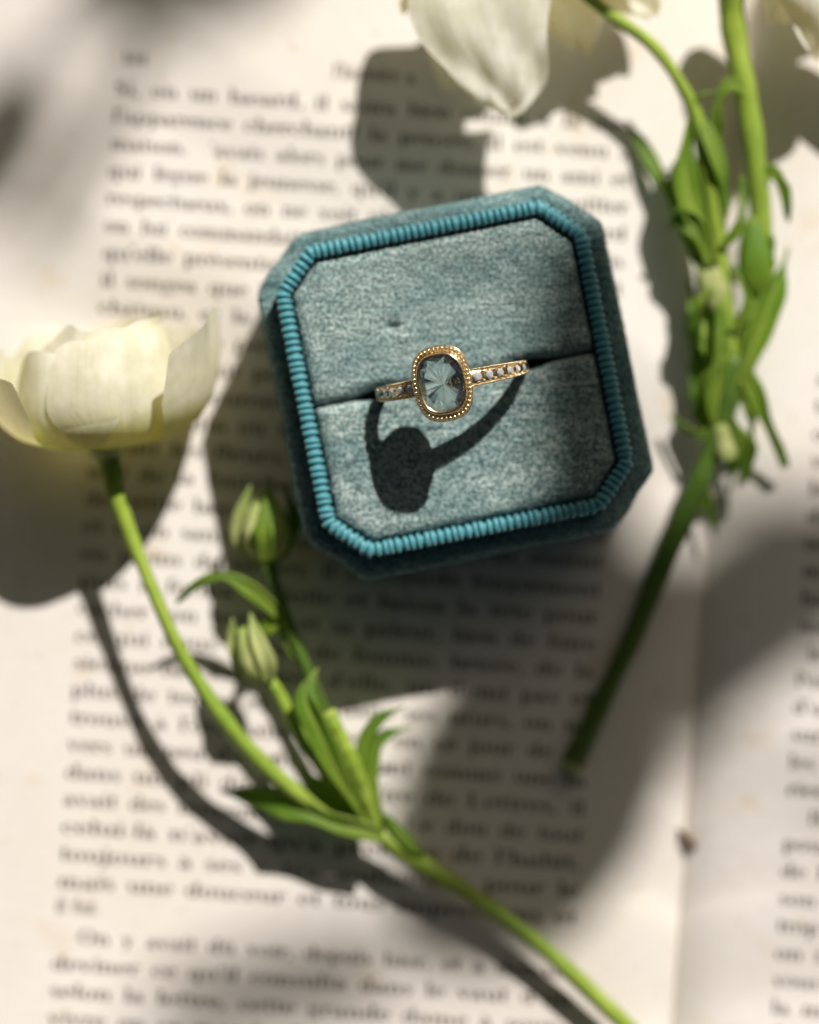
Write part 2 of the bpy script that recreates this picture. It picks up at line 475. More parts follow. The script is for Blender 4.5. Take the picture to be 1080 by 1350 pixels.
    P["'"] = (.36, dot(.18, 1.42, .14) + diag(.1, 1.1, .2, 1.4, .12)); P['-'] = (.6, bar(.06, .54, .42, .14)); P['!'] = (.5, dot(.25, .12) + stem(.25, .4, A))
    K = 1.5
    P['L'] = (1.25, stem(.34, 0, K) + ser(.34, 0) + ser(.34, K - TN) + bar(.3, 1.15, 0) + diag(1.06, 0, 1.12, .5, .1))
    P['I'] = (.72, stem(.36, 0, K) + ser(.36, 0) + ser(.36, K - TN))
    P['S'] = (1.1, arc(.54, 1.1, .42, .42, 20, 240) + arc(.54, .42, .44, .44, 200, 420) + diag(.76, .5, .32, 1.0, .36))
    P['O'] = (1.5, arc(.74, .75, .68, .78, 0, 360, .3)); P['C'] = (1.35, arc(.72, .75, .66, .78, 45, 320, .3) + diag(1.2, 1, 1.2, 1.5, .1))
    P['D'] = (1.45, stem(.34, 0, K) + arc(.5, .75, .86, .75, -90, 90, .3) + bar(.1, .6, 0) + bar(.1, .6, K - TN))
    P['M'] = (1.8, stem(.3, 0, K) + stem(1.5, 0, K) + diag(.9, 0, .32, K, .26) + diag(.9, 0, 1.45, K, .12) + ser(.3, 0) + ser(1.5, 0))
    P['P'] = (1.2, stem(.34, 0, K) + ser(.34, 0) + arc(.5, 1.06, .62, .44, -90, 90) + bar(.1, .6, K - TN) + bar(.4, .6, .62))
    P['E'] = (1.3, stem(.34, 0, K) + bar(.1, 1.15, 0) + bar(.1, 1.1, K - TN) + bar(.4, .8, .72) + diag(1.1, 0, 1.16, .45, .1))
    P['0'] = (.95, arc(.47, .62, .42, .66, 0, 360)); P['1'] = (.8, stem(.4, 0, 1.28) + ser(.4, 0) + bar(.15, .4, 1.1))
    P['8'] = (.95, arc(.47, .34, .43, .38, 0, 360) + arc(.47, .95, .36, .34, 0, 360)); P['2'] = (.9, arc(.42, .92, .36, .38, -20, 190) + diag(.2, 0, .68, .85, .2) + bar(.08, .82, 0, .18))
    P['4'] = (.95, stem(.62, 0, 1.3) + bar(.05, .92, .36) + diag(.12, .4, .6, 1.28, .1) + ser(.62, 0))
    for ch, b, d in (('é', 'e', 1), ('è', 'e', -1), ('à', 'a', -1), ('ê', 'e', 0), ('ù', 'u', -1), ('û', 'u', 0), ('â', 'a', 0)):
        acc = diag(.40, 1.16, .40 + d * .2, 1.48, .14) if d else diag(.28, 1.16, .44, 1.44, .12) + diag(.62, 1.16, .46, 1.44, .12)
        P[ch] = (P[b][0], P[b][1] + acc)
    return P
GL = glyph_parts()
XH = 1.30                                            # x-height, mm
def text_line(txt, u0, v, width, parent, justify=True, xh=XH):
    words = txt.split(' ')
    ww = [sum(GL.get(c, (.9,))[0] for c in w) * xh for w in words]
    gaps = max(1, len(words) - 1)
    sp = (width - sum(ww)) / gaps if justify else 0.75 * xh
    sx = 1.0
    if justify and sp < 0.5 * xh:
        sp = 0.5 * xh; sx = (width - sp * gaps) / sum(ww)
    if justify and sp > 1.6 * xh:
        sp = 1.3 * xh; sx = (width - sp * gaps) / sum(ww)
    verts, faces = [], []
    u = u0
    for w in words:
        for c in w:
            adv, polys = GL.get(c, (.9, []))
            jv = (hsh(len(verts), v) - .5) * .05
            for poly in polys:
                b = len(verts)
                for (x, y) in poly:
                    verts.append(bk(u + x * xh * sx, v + y * xh + jv, 0.035))
                faces.append(tuple(range(b, b + len(poly))))
            u += adv * xh * sx
        u += sp
    return obj('printed_line', verts, faces, INK, parent, smooth=False)

def book_uv(px, py):
    d = at(px, py, 0) - GUT
    return d.dot(BU), d.dot(BV)
LU, LV = book_uv(150, 124)
PITCH = 3.853
TW = 73.3
left_lines = [
 "Si, où un hasard, il saura bien connu à la mer",
 "l'apparence cherchant! la pensée, il est venu à",
 "maison. J'avais alors pour me donner un ami et",
 "qui lègue la jeunesse, qu'il y a une âme Quitter",
 "respectueux, on ne voit plus de fait que d'abord",
 "on lui commandait, en ce temps une grande fois",
 "qu'elle présentait alors la main de sa mère et",
 "il songea que le soir une lettre était venue du",
 "château, et la dame en fut toute saisie par la",
 "peine de le perdre avant que le jour fût levé,",
 "car il partait pour la guerre et ne savait pas",
 "quand il pourrait revenir auprès de sa famille",
 "et du jardin où ils avaient passé leur enfance",
 "parmi les fleurs, les livres et le bruit léger",
 "mal de la fontaine. Elle tira de son doigt une",
 "de petite bague ancienne, et la posa dans sa b",
 "et main sans dire un mot, et ses yeux étaient",
 "en pleins de larmes; il la regarda longuement",
 "puis il ferma la boite et baissa la tête pour",
 "cacher son trouble et sa pâleur, bien de faire",
 "ce qui nous restait de femme, brisée, de la",
 "sienne bas l'un près d'elle, un demi pas et",
 "plus de temps et belle dans ses murs, on ne",
 "trouve à l'ordinaire de son en ce jour de ce",
 "vers un peu d'esprit, non l'ont comme une m",
 "dans un pli de l'amitié, dire de Lettres, il",
 "avait des moyens et impose. Le dou de tout",
 "celui-là n'avait qu'à prendre de l'habit,",
 "toujours à ses côtés souhaitant, pour le",
 "mais une douceur et tous impressions et",
]
short = ["il fut."]
para = ["On y avait dû voir, depuis hier, et à demain",
 "deviner ce qu'il consulta dans le vaut d'un",
 "selon la lettre, cette grande dame à soup-",
 "vivre en ce monde, il faut bien de la peine",
 "pour que rien ne manque à la fin du jour et",
 "la maison ferme sur eux sa porte de chêne."]
text_line("104", LU + 0.8, LV + PITCH * 1.15, 10, left_page, False)
text_line("l'histoire a.", LU + 30.5, LV + PITCH * 1.2, 20, left_page, False)
k = 0
for t in left_lines:
    text_line(t, LU, LV - k * PITCH, TW, left_page); k += 1
text_line(short[0], LU, LV - (k - 1 + 0.9) * PITCH, 20, left_page, False); k += 0.9
for i, t in enumerate(para):
    text_line(t, LU + (3.4 if i == 0 else 0), LV - (k + 0.1) * PITCH, TW - (3.4 if i == 0 else 0), left_page); k += 1
RU, RV = book_uv(1061, 724)
right_lines = ["nous avions de bonne", "mais de ce pas tout", "homme et le soir en", "même pas une lettre", "Bien que la maison", "Pour un jour il fut", "d'un air de grande", "sur la place où on", "les voir de passer", "rien de plus juste",
 "Il est venu avant", "pour que sa mère", "de la maison à la", "son père et nous", "trop de temps un", "on ne savait que", "vous avez dit en", "la main de cette", "donner à celle-ci"]
for i in range(-6, 19):
    t = right_lines[i % len(right_lines)] + " " + right_lines[(i * 7 + 3) % len(right_lines)] + " " + right_lines[(i * 5 + 8) % len(right_lines)][:9].strip()
    ind = 3.2 if i == 10 else 0
    text_line(t, RU + ind, RV - i * PITCH, TW - ind, right_page)

# ---------------------------------------------------------------- the ring box
BC = at(599.5, 498.6, 24.0); BC.z = 0
CB, SB = math.cos(BOX_ROT), math.sin(BOX_ROT)
def bx(x, y, z): return Vector((BC.x + x * CB - y * SB, BC.y + x * SB + y * CB, z))
box = thing('ring_box', 'octagonal teal velvet ring box with ribbed ribbon lip, open on the page', 'box', (BC.x, BC.y, 0))
CH = 5.3
def octa(h, rnd=0.7, sub=10):
    """rounded chamfered square of half width h, counter-clockwise; chamfer grows with h so that sides stay parallel"""
    c = CH + (h - 21.2) * (2 - math.sqrt(2))
    C = [(h, -h + c), (h, h - c), (h - c, h), (-h + c, h), (-h, h - c), (-h, -h + c), (-h + c, -h), (h - c, -h)]
    pts = []
    for i in range(8):
        p0, p1, p2 = Vector(C[i - 1]), Vector(C[i]), Vector(C[(i + 1) % 8])
        a = p1 + (p0 - p1).normalized() * rnd; b = p1 + (p2 - p1).normalized() * rnd
        for t in (0, .33, .67, 1):
            pts.append(a * (1 - t) ** 2 + p1 * 2 * t * (1 - t) + b * t * t)
        e = p2 + (p1 - p2).normalized() * rnd
        for k in range(1, sub):
            pts.append(b.lerp(e, k / sub))
    return pts
def sweep(name, prof, m, parent, wob=0.0, shift=(0, 0), cap=False, rnd=0.7):
    verts, faces = [], []
    n = 0
    for (h, z) in prof:
        ring = octa(h, rnd)
        n = len(ring)
        for k, p in enumerate(ring):
            w = wob * (math.sin(k * 0.41) + math.sin(k * 0.93 + z)) * 0.5
            verts.append(bx(p.x * (1 + w / 22) + shift[0], p.y * (1 + w / 22) + shift[1], z + w * 0.5 * (z > 1)))
    for i in range(len(prof) - 1):
        for k in range(n):
            k2 = (k + 1) % n
            faces.append((i * n + k, (i + 1) * n + k, (i + 1) * n + k2, i * n + k2))
    if cap:
        faces.append(tuple(range((len(prof) - 1) * n, len(prof) * n)))
    o = obj(name, verts, faces, m, parent)
    fix_normals(o)
    return o
LIP_Z = 23.2
shell = sweep('shell', [(20.3, 19.2), (21.4, 19.5), (22.5, 19.7), (23.1, 19.55), (23.5, 19.15), (23.7, 18.5), (23.75, 17), (23.8, 12), (23.8, 5), (23.7, 1.2), (23.2, 0.5), (22.4, 0.15)],
              VELVET_SIDE, box, 0.16, (0.05, -0.35), True, 1.0)
LH = 20.22                                            # centre line of the lip
lip = sweep('lip', [(LH + .70, 19.0), (LH + .70, 22.6)] + [(LH + .70 * math.cos(R(a)), LIP_Z - .60 + .52 * math.sin(R(a))) for a in range(15, 180, 15)] + [(LH - .70, 22.6), (LH - .70, 17.0)], RIBBON, box)
# one rib of the ribbon: a padded thread arched over the lip; shared by all
def rib_mesh():
    verts, faces = [], []
    na, ns = 9, 6
    arc = [(0.88, -3.9)] + [(0.88 * math.cos(R(a)), -0.55 + 0.62 * math.sin(R(a))) for a in (0, 30, 60, 90, 120, 150, 180)] + [(-0.88, -2.6)]
    for i, (x, z) in enumerate(arc):
        a = Vector(arc[min(i + 1, na - 1)]) - Vector(arc[max(i - 1, 0)]); a.normalize()
        nx, nz = a.y, -a.x
        for k in range(ns):
            an = 2 * math.pi * k / ns + math.pi / 6
            verts.append(Vector((x + nx * 0.17 * math.cos(an), 0.33 * math.sin(an), z + nz * 0.17 * math.cos(an))) * MM)
    for i in range(na - 1):
        for k in range(ns):
            k2 = (k + 1) % ns
            faces.append((i * ns + k, i * ns + k2, (i + 1) * ns + k2, (i + 1) * ns + k))
    faces += [tuple(range(ns)), tuple(range((na - 1) * ns, na * ns))]
    me = bpy.data.meshes.new('rib'); me.from_pydata(verts, [], faces)
    me.polygons.foreach_set('use_smooth', [True] * len(me.polygons))
    me.materials.append(RIBBON); me.update()
    bm = bmesh.new(); bm.from_mesh(me); bmesh.ops.recalc_face_normals(bm, faces=bm.faces); bm.to_mesh(me); bm.free()
    return me
RIB = rib_mesh()
path = octa(LH, 0.4, 14)
path3 = [bx(p.x, p.y, LIP_Z) for p in path]
Ls = [0]
for i in range(len(path3)): Ls.append(Ls[-1] + (path3[(i + 1) % len(path3)] - path3[i]).length)
NR = 160
org = origin(lip)
for r_ in range(NR):
    d = Ls[-1] * (r_ + 0.5 + 0.26 * (hsh(r_) - .5)) / NR
    i = max(j for j in range(len(path3)) if Ls[j] <= d + 1e-9)
    f = (d - Ls[i]) / (Ls[i + 1] - Ls[i])
    a, b = path3[i], path3[(i + 1) % len(path3)]
    p = a.lerp(b, f)
    t = (b - a).normalized()
    t0 = (a - path3[i - 1]).normalized(); t2 = (path3[(i + 2) % len(path3)] - b).normalized()
    t = (t + t0.lerp(t2, f) * 0.8).normalized()
    o = bpy.data.objects.new('rib', RIB)
    COL.objects.link(o)
    o.parent = lip
    o.location = p * MM - org + Vector((0, 0, 0.05 * MM * (hsh(r_, 3) - .5)))
    o.rotation_euler = (0.0, 0.0, math.atan2(t.y, t.x) - math.pi / 2 + R(7) * (hsh(r_, 5) - .5))
    o.scale = (0.96 + 0.08 * hsh(r_, 7), 0.9 + 0.24 * hsh(r_, 9), 0.97 + 0.05 * hsh(r_, 11))

# the two pads of the cushion
def pad(name, top):
    h = 18.9
    c = CH + (h - 21.2) * (2 - math.sqrt(2))
    GAPH = 0.22
    nu, nv = 150, 76
    def ext(v): return h - max(0, abs(v) - (h - c))
    grid = {}
    verts, faces = [], []
    def nrm(x, y):
        return (math.sin(x * 0.9 + 1.3 * math.sin(y * 0.5)) * math.sin(y * 0.7 + 0.6 * x) * 0.07 + 0.05 * math.sin(y * 2.6 + 0.35 * math.sin(x * 0.6)) * math.sin(x * .3 + y))
    for j in range(nv + 1):
        tj = j / nv
        tj = tj * tj * (3 - 2 * tj) * 0.6 + tj * 0.4
        v = GAPH + tj * (h - GAPH)
        vv = v if top else -v
        e = ext(vv)
        for i in range(nu + 1):
            ti = -1 + 2 * i / nu
            ti = ti * (1.4 - 0.4 * ti * ti) if True else ti
            u = ti * e; v = vv
            dE = min(h - abs(u), h - abs(v), (2 * h - c - abs(u) - abs(v)) / math.sqrt(2))
            op = 0.62 * (math.exp(-((u - 10.2) / 2.4) ** 2) + math.exp(-((u + 10.2) / 2.4) ** 2)) * (1 - tj) ** 6
            v = (abs(v) + op) * (1 if top else -1)
            dS = abs(v) - GAPH - op
            z = 22.55 + nrm(u, v) + (0.22 if top else 0.0)
            rE, rS = 1.5, (1.7 if top else 1.1)
            if dE < rE: z -= 1.15 * (1 - math.sqrt(max(0, 1 - ((rE - dE) / rE) ** 2)))
            if dS < rS: z -= (1.7 if top else 1.2) * (1 - math.sqrt(max(0, 1 - ((rS - dS) / rS) ** 2)))
            dd = math.hypot((u + 6.6) / 0.95, (v - 8.4) / 0.42)         # a pressed dent in the pile
            z -= 1.0 * math.exp(-dd * dd)
            verts.append(bx(u, v, z))
    m = nu + 1
    for j in range(nv):
        for i in range(nu):
            q = (j * m + i, j * m + i + 1, (j + 1) * m + i + 1, (j + 1) * m + i)
            faces.append(q if top else q[::-1])
    rim = [i for i in range(m)] + [j * m + nu for j in range(1, nv + 1)] + [nv * m + i for i in range(nu - 1, -1, -1)] + [j * m for j in range(nv - 1, 0, -1)]
    b = len(verts)
    for r_ in rim:
        p = verts[r_]; verts.append(Vector((p.x, p.y, 12.0)))
    for k in range(len(rim)):
        k2 = (k + 1) % len(rim)
        q = (rim[k], b + k, b + k2, rim[k2])
        faces.append(q if top else q[::-1])
    return obj(name, verts, faces, VELVET, box)
pad_top = pad('cushion_pad', True)
pad_low = pad('cushion_pad', False)

# short pile standing on the velvet, so that edges and grain are fibres and not a clean skin
def pile(src, n, ln, wd):
    me = src.data
    tris = [p for p in me.polygons if p.center.z > (10.0 * MM)]
    rnd = random.Random(11)
    acc, tot = [], 0.0
    for p in tris:
        tot += p.area; acc.append(tot)
    import bisect
    vs, fs = [], []
    oo = origin(src)
    for q in range(n):
        p = tris[min(len(tris) - 1, bisect.bisect(acc, rnd.random() * tot))]
        a, b, c = [me.vertices[i].co for i in p.vertices[:3]]
        d = me.vertices[p.vertices[-1]].co
        s_, t_ = rnd.random(), rnd.random()
        co = (a.lerp(b, s_)).lerp(d.lerp(c, s_), t_)
        w = (co + oo) / MM
        up = (p.normal + Vector((rnd.gauss(0, .5), rnd.gauss(0, .5), rnd.gauss(0, .3)))).normalized()
        sd = up.orthogonal().normalized()
        sd = Matrix.Rotation(rnd.random() * 6.283, 3, up) @ sd
        k = len(vs); L_ = ln * rnd.uniform(.6, 1.2)
        vs += [w - sd * wd - up * .04, w + sd * wd - up * .04, w + up * L_]
        fs.append((k, k + 1, k + 2))
    return obj('velvet_pile', vs, fs, src.data.materials[0], src, smooth=False, kind='stuff')
pile(pad_top, 26000, 0.30, 0.045)
pile(pad_low, 26000, 0.30, 0.045)
pile(shell, 22000, 0.28, 0.045)

# ---------------------------------------------------------------- the ring
RA = R(10.3)
E1 = Vector((math.cos(RA), math.sin(RA), 0))
E2 = Vector((-math.sin(RA), math.cos(RA), 0))
LEAN, TILT = R(9.0), R(-3.0)
E3 = (Vector((0, 0, 1)) * math.cos(LEAN) - E1 * math.sin(LEAN))
EX = (E1 * math.cos(LEAN) + Vector((0, 0, 1)) * math.sin(LEAN))
E3 = (E3 * math.cos(TILT) + E2 * math.sin(TILT)).normalized()
EY = E3.cross(EX).normalized(); EX = EY.cross(E3)
RC = at(598.0, 501.5, 23.4)
ring = thing('ring', 'yellow gold ring with large clear rose-cut stone and beaded bezel in the slot', 'ring', tuple(RC - Vector((0, 0, 10.2))))
def rp(alpha, r, w):
    """point of the ring: alpha from the head, r from the centre, w across the band"""
    return RC + (EX * math.sin(alpha) + E3 * math.cos(alpha)) * r + EY * w
def band():
    n, verts, faces = 120, [], []
    prof = []
    for k in range(16):
        a = 2 * math.pi * k / 16
        x, y = math.cos(a), math.sin(a)
        prof.append((0.72 * math.copysign(abs(y) ** 0.85, y), 1.22 * math.copysign(abs(x) ** 0.75, x)))
    for i in range(n):
        al = R(15) + R(330) * i / (n - 1)
        tp = 1 - 0.34 * min(1, math.sin(min(al, 2 * math.pi - al) / 2) ** 2 * 2)
        for dr, w in prof:
            verts.append(rp(al, 9.55 + dr * (0.5 + 0.5 * tp), w * tp))
    m = len(prof)
    for i in range(n - 1):
        i2 = i + 1
        for k in range(m):
            k2 = (k + 1) % m
            faces.append((i * m + k, i2 * m + k, i2 * m + k2, i * m + k2))
    faces += [tuple(range(m)), tuple(range((n - 1) * m, n * m))]
    o = obj('band', verts, faces, GOLD, ring); fix_normals(o); return o
band()
def sphere_into(verts, faces, c, r, ax=None, n=6, m=4, sq=1.0):
    b = len(verts)
    X, Y, Z = ax or (Vector((1, 0, 0)), Vector((0, 1, 0)), Vector((0, 0, 1)))
    verts.append(c + Z * r * sq)
    for i in range(1, m):
        ph = math.pi * i / m
        for k in range(n):
            th = 2 * math.pi * k / n
            verts.append(c + X * r * math.sin(ph) * math.cos(th) + Y * r * math.sin(ph) * math.sin(th) + Z * r * sq * math.cos(ph))
    verts.append(c - Z * r * sq)
    for k in range(n): faces.append((b, b + 1 + k, b + 1 + (k + 1) % n))
    for i in range(m - 2):
        for k in range(n):
            p = b + 1 + i * n
            faces.append((p + k, p + n + k, p + n + (k + 1) % n, p + (k + 1) % n))
    e = b + 1 + (m - 2) * n
    for k in range(n): faces.append((e + n, e + (k + 1) % n, e + k))
# milgrain along both edges of the shoulders
v_, f_ = [], []
for sgn in (-1, 1):
    for w in (-1.06, 1.06):
        al = R(19)
        while al < R(86):
            tp = 1 - 0.34 * min(1, math.sin(al / 2) ** 2 * 2)
            sphere_into(v_, f_, rp(sgn * al, 10.19 - .36 * (1 - tp), w * tp), 0.17, n=6, m=4)
            al += 0.32 / 10.1
obj('milgrain_edge', v_, f_, GOLD, ring, kind='stuff')
# pave stones and their bead prongs
def gem_small(c, nrm, ta, r):
    ta = (Matrix.Rotation(random.uniform(0, 1), 3, nrm) @ ta + nrm * random.uniform(-.18, .18)).normalized()
    tb = nrm.cross(ta).normalized(); nrm = ta.cross(tb)
    verts = [c + nrm * r * 0.34 + (ta * math.cos(R(60 * k)) + tb * math.sin(R(60 * k))) * r * 0.55 for k in range(6)]
    verts += [c + (ta * math.cos(R(60 * k + 30)) + tb * math.sin(R(60 * k + 30))) * r for k in range(6)]
    verts.append(c - nrm * r * 0.75)
    faces = [tuple(range(6))]
    for k in range(6):
        k2 = (k + 1) % 6
        faces += [(k, 6 + k, k2), (6 + k, 6 + k2, k2), (6 + k, 12, 6 + k2)]
    o = obj('pave_stone', verts, faces, PAVE, ring, smooth=False); fix_normals(o)
v_, f_ = [], []
for sgn in (1, -1):
    for q in range(6):
        al = sgn * (R(25.5) + q * R(9.4))
        c = rp(al, 10.40, 0)
        nr = (EX * math.sin(al) + E3 * math.cos(al)); ta = (EX * math.cos(al) - E3 * math.sin(al))
        gem_small(c, nr, ta, 0.66 - 0.03 * q)
        for w in (-0.62, 0.62):
            sphere_into(v_, f_, rp(al + sgn * R(4.7), 10.36, w), 0.2, n=6, m=4)
            sphere_into(v_, f_, rp(al, 10.28, w * 1.18), 0.13, n=6, m=4)
obj('bead_prongs', v_, f_, GOLD, ring, kind='stuff')
# bezel
HC = rp(0, 0, 0)
def hp(x, y, r): return RC + EX * x + EY * y + E3 * r
def sup(a, b, th, n=2.7):
    c, s = math.cos(th), math.sin(th)
    return a * math.copysign(abs(c) ** (2 / n), c), b * math.copysign(abs(s) ** (2 / n), s)
def sup_path(a, b, N, n=2.7):
    fine = [Vector(sup(a, b, 2 * math.pi * i / 720, n)) for i in range(720)]
    L = [0]
    for i in range(720): L.append(L[-1] + (fine[(i + 1) % 720] - fine[i]).length)
    out = []; j = 0
    for k in range(N):
        d = L[-1] * k / N
        while L[j + 1] < d: j += 1
        f = (d - L[j]) / max(1e-9, L[j + 1] - L[j])
        out.append(fine[j % 720].lerp(fine[(j + 1) % 720], f))
    return out
def loft(name, prof, m, N=72, close=False, smooth=True):
    verts, faces = [], []
    for (a, b, r) in prof:
        for p in sup_path(a, b, N): verts.append(hp(p.x, p.y, r))
    K = len(prof)
    for i in range(K - (0 if close else 1)):
        i2 = (i + 1) % K
        for k in range(N):
            k2 = (k + 1) % N
            faces.append((i * N + k, i * N + k2, i2 * N + k2, i2 * N + k))
    o = obj(name, verts, faces, m, ring, smooth=smooth); fix_normals(o); return o
GR = 11.75                                           # height of the stone's girdle
loft('bezel_rim', [(2.62, 3.36, GR - .35), (2.70, 3.44, GR + .12), (2.80, 3.56, GR + .30), (2.98, 3.76, GR + .36), (3.14, 3.93, GR + .26), (3.22, 4.02, GR + .02), (3.22, 4.02, GR - .6), (2.8, 3.5, GR - .6)], GOLD, close=True)
loft('bezel_cup', [(2.75, 3.5, GR - .5), (3.2, 4.05, GR - .80), (3.5, 4.60, GR - .86), (3.66, 4.84, GR - 1.1), (3.55, 4.65, GR - 1.6), (3.3, 4.3, GR - 2.6), (3.1, 4.0, GR - 3.4), (2.9, 3.75, GR - 3.4), (2.8, 3.6, GR - 1.2)], GOLD, close=True)
loft('bezel_cord', [(3.78 + .10 * math.cos(R(a)), 4.84 + .10 * math.cos(R(a)), GR - .62 + .16 * math.sin(R(a))) for a in range(0, 360, 45)], GOLD, close=True)
v_, f_ = [], []
NB = 46
bp = sup_path(3.50, 4.52, NB)
for k, p in enumerate(bp):
    t = (bp[(k + 1) % NB] - bp[k - 1]).normalized()
    nrm2 = Vector((t.y, -t.x))
    ax = (EX * nrm2.x + EY * nrm2.y, EX * t.x + EY * t.y, E3)
    b = len(v_)
    sphere_into(v_, f_, hp(p.x, p.y, GR - .26), 0.245, n=8, m=6)
    for i in range(b, len(v_)):                      # stretch each bead across the row
        d = v_[i] - hp(p.x, p.y, GR - .26)
        v_[i] = v_[i] + ax[0] * d.dot(ax[0]) * 0.25 + E3 * d.dot(E3) * 0.3
obj('milgrain_bezel', v_, f_, GOLD, ring, kind='stuff')
# rose-cut stone
def stone():
    N = 10
    rs = random.Random(5)
    ja = [rs.uniform(-.16, .16) for _ in range(N)]
    verts, faces = [], []
    for k in range(N):                               # table edge
        x, y = sup(2.7 * .80, 3.44 * .80, 2 * math.pi * (k + .5) / N); verts.append(hp(x, y, GR + .33))
    for k in range(2 * N):                           # girdle
        x, y = sup(2.72, 3.46, 2 * math.pi * (k / 2 + (ja[k // 2] if k % 2 == 0 else 0)) / N); verts.append(hp(x, y, GR + .02))
    verts.append(hp(0.12, -0.1, GR + .62))            # low apex of the rose
    verts.append(hp(0.15, -0.12, GR - 1.35))          # culet
    A, C = 3 * N, 3 * N + 1
    for k in range(N):
        k2 = (k + 1) % N
        g0, g1, g2 = N + 2 * k, N + 2 * k + 1, N + (2 * k + 2) % (2 * N)
        faces += [(A, k, k2), (k, g0, g1), (k, g1, g2), (k, g2, k2), (C, g1, g0), (C, g2, g1)]
    o = obj('centre_stone', verts, faces, GEM, ring, smooth=False); fix_normals(o)
stone()

# ---------------------------------------------------------------- flowers
def bud(name, base, tip, r, m, parent, n=16, seg=14, twist=1.2):
    b, t = at(*base), at(*tip)
    ax = t - b; Ln = ax.length; ax.normalize()
    a = ax.orthogonal().normalized(); c = ax.cross(a)
    verts, faces, uv = [], [], []
    for i in range(n + 1):
        f = i / n
        rr = r * (math.sin(math.pi * min(1, f * 0.92) ** 0.72) ** 0.8) * (1 - 0.15 * f) + 0.12
        for k in range(seg):
            an = 2 * math.pi * k / seg
            q = rr * (1 + 0.10 * math.cos(an * 4 + twist * f * 4))
            verts.append(b + ax * Ln * f + a * q * math.cos(an + twist * f) + c * q * math.sin(an + twist * f)); uv.append((k / seg, f))
    for i in range(n):
        for k in range(seg):
            k2 = (k + 1) % seg
            faces.append((i * seg + k, i * seg + k2, (i + 1) * seg + k2, (i + 1) * seg + k))
    faces += [tuple(range(seg))[::-1], tuple(range(n * seg, (n + 1) * seg))]
    return obj(name, verts, faces, m, parent, uv=uv)

def cup_petal(parent, base, axis, phi, Rd, H, hw, seed, zmin=0.4, amp=1.0, flare=0.0, close=0.0):
    a = axis.normalized()
    b = a.cross(Vector((0, 0, 1))).normalized(); c = b.cross(a)
    verts, faces, uv = [], [], []
    n, m = 20, 20
    for i in range(n + 1):
        s = i / n
        for k in range(m + 1):
            t = -1 + 2 * k / m
            edge = 1 - 0.11 * abs(t) ** 3 * s
            s2 = s * edge
            r = Rd * (1 - (1 - s2) ** 2.4) ** 0.62 + flare * s2 ** 4
            r *= 1 - close * s2 ** 2
            h = H * (0.12 * s2 + 0.88 * s2 ** 1.75)
            w = hw * (0.62 + 0.38 * min(1, s * 1.7))
            ru = 1.45 * amp * s ** 3
            r += ru * (math.sin(3.4 * t + seed) * 0.9 + 0.35 * math.sin(7.5 * t + seed * 2.1))
            h += ru * (0.7 * math.sin(3.7 * t + seed * 1.7) + 0.25 * math.sin(8 * t + seed * 3.3))
            r += 0.35 * s * math.sin(6 * s + 3 * t + seed)
            an = phi + t * w
            q = base + a * h + (b * math.cos(an) + c * math.sin(an)) * max(0.2, r)
            if q.z < zmin: q.z = zmin + 0.12 * (q.z - zmin) / (1 + abs(q.z - zmin))
            verts.append(q); uv.append((k / m, s))
    mm = m + 1
    for i in range(n):
        for k in range(m):
            faces.append((i * mm + k, i * mm + k + 1, (i + 1) * mm + k + 1, (i + 1) * mm + k))
    o = obj('petal', verts, faces, PETAL, parent, uv=uv)
    subsurf(o, 1)
    return o

GRP = 'cut flower sprigs lying on the book'
# --- the sprig on the left and below
p0 = at(520, 1110, 0)
spl = thing('flower_sprig', 'white lisianthus sprig with open bloom at left and two pale buds', 'flower', (p0.x, p0.y, 0), GRP)
tube('stem', [(860, 1385, 3.2, 1.15), (790, 1318, 3.6, 1.15), (700, 1236, 4.2, 1.15), (610, 1172, 4.6, 1.2), (545, 1132, 5.0, 1.3), (500, 1098, 5.4, 1.5)], STEM, spl, n=30)
fs = tube('flower_stem', [(505, 1100, 5.2, 1.2), (440, 1078, 6.2, 1.1), (372, 1030, 8.6, 1.15), (300, 955, 11.0, 1.1), (236, 855, 12.0, 1.0), (188, 745, 11.5, 1.0), (156, 660, 11.2, 1.2), (143, 600, 11.5, 1.5), (140, 575, 12, 1.6)], STEM, spl, n=40)
FB = at(140, 592, 12.0)
FA = Vector((-0.06, 1.0, 0.12))
fl = tube('flower', [(141, 606, 11.6, 1.3), (140, 596, 11.9, 2.2), (139, 586, 12.2, 2.8), (138, 570, 12.8, 1.5)], BUD, spl, n=8)
for q, (ph, Rd, H, hw, sd, am, flr) in enumerate([
        (R(128), 14.0, 13.5, 0.95, 0.4, 0.8, 0.3), (R(58), 14.6, 16.6, 1.15, 2.1, 0.7, 0.0), (R(2), 16.6, 17.5, 0.90, 4.7, 0.8, 0.8), (R(180), 15.8, 13.5, 0.95, 4.0, 0.9, 1.0), (R(-60), 14.0, 16.0, 1.0, 5.2, 0.8, 0.3), (R(240), 14.0, 15.0, 1.0, 1.1, 0.8, 0.3),
        (R(92), 11.4, 17.2, 1.15, 3.0, 0.7, 0.2), (R(20), 9.0, 17.6, 1.3, 1.5, 0.6, 0.2)]):
    cup_petal(fl, FB, FA, ph, Rd, H, hw, sd, amp=am, flare=flr, close=0.42 * max(0, math.sin(ph)))
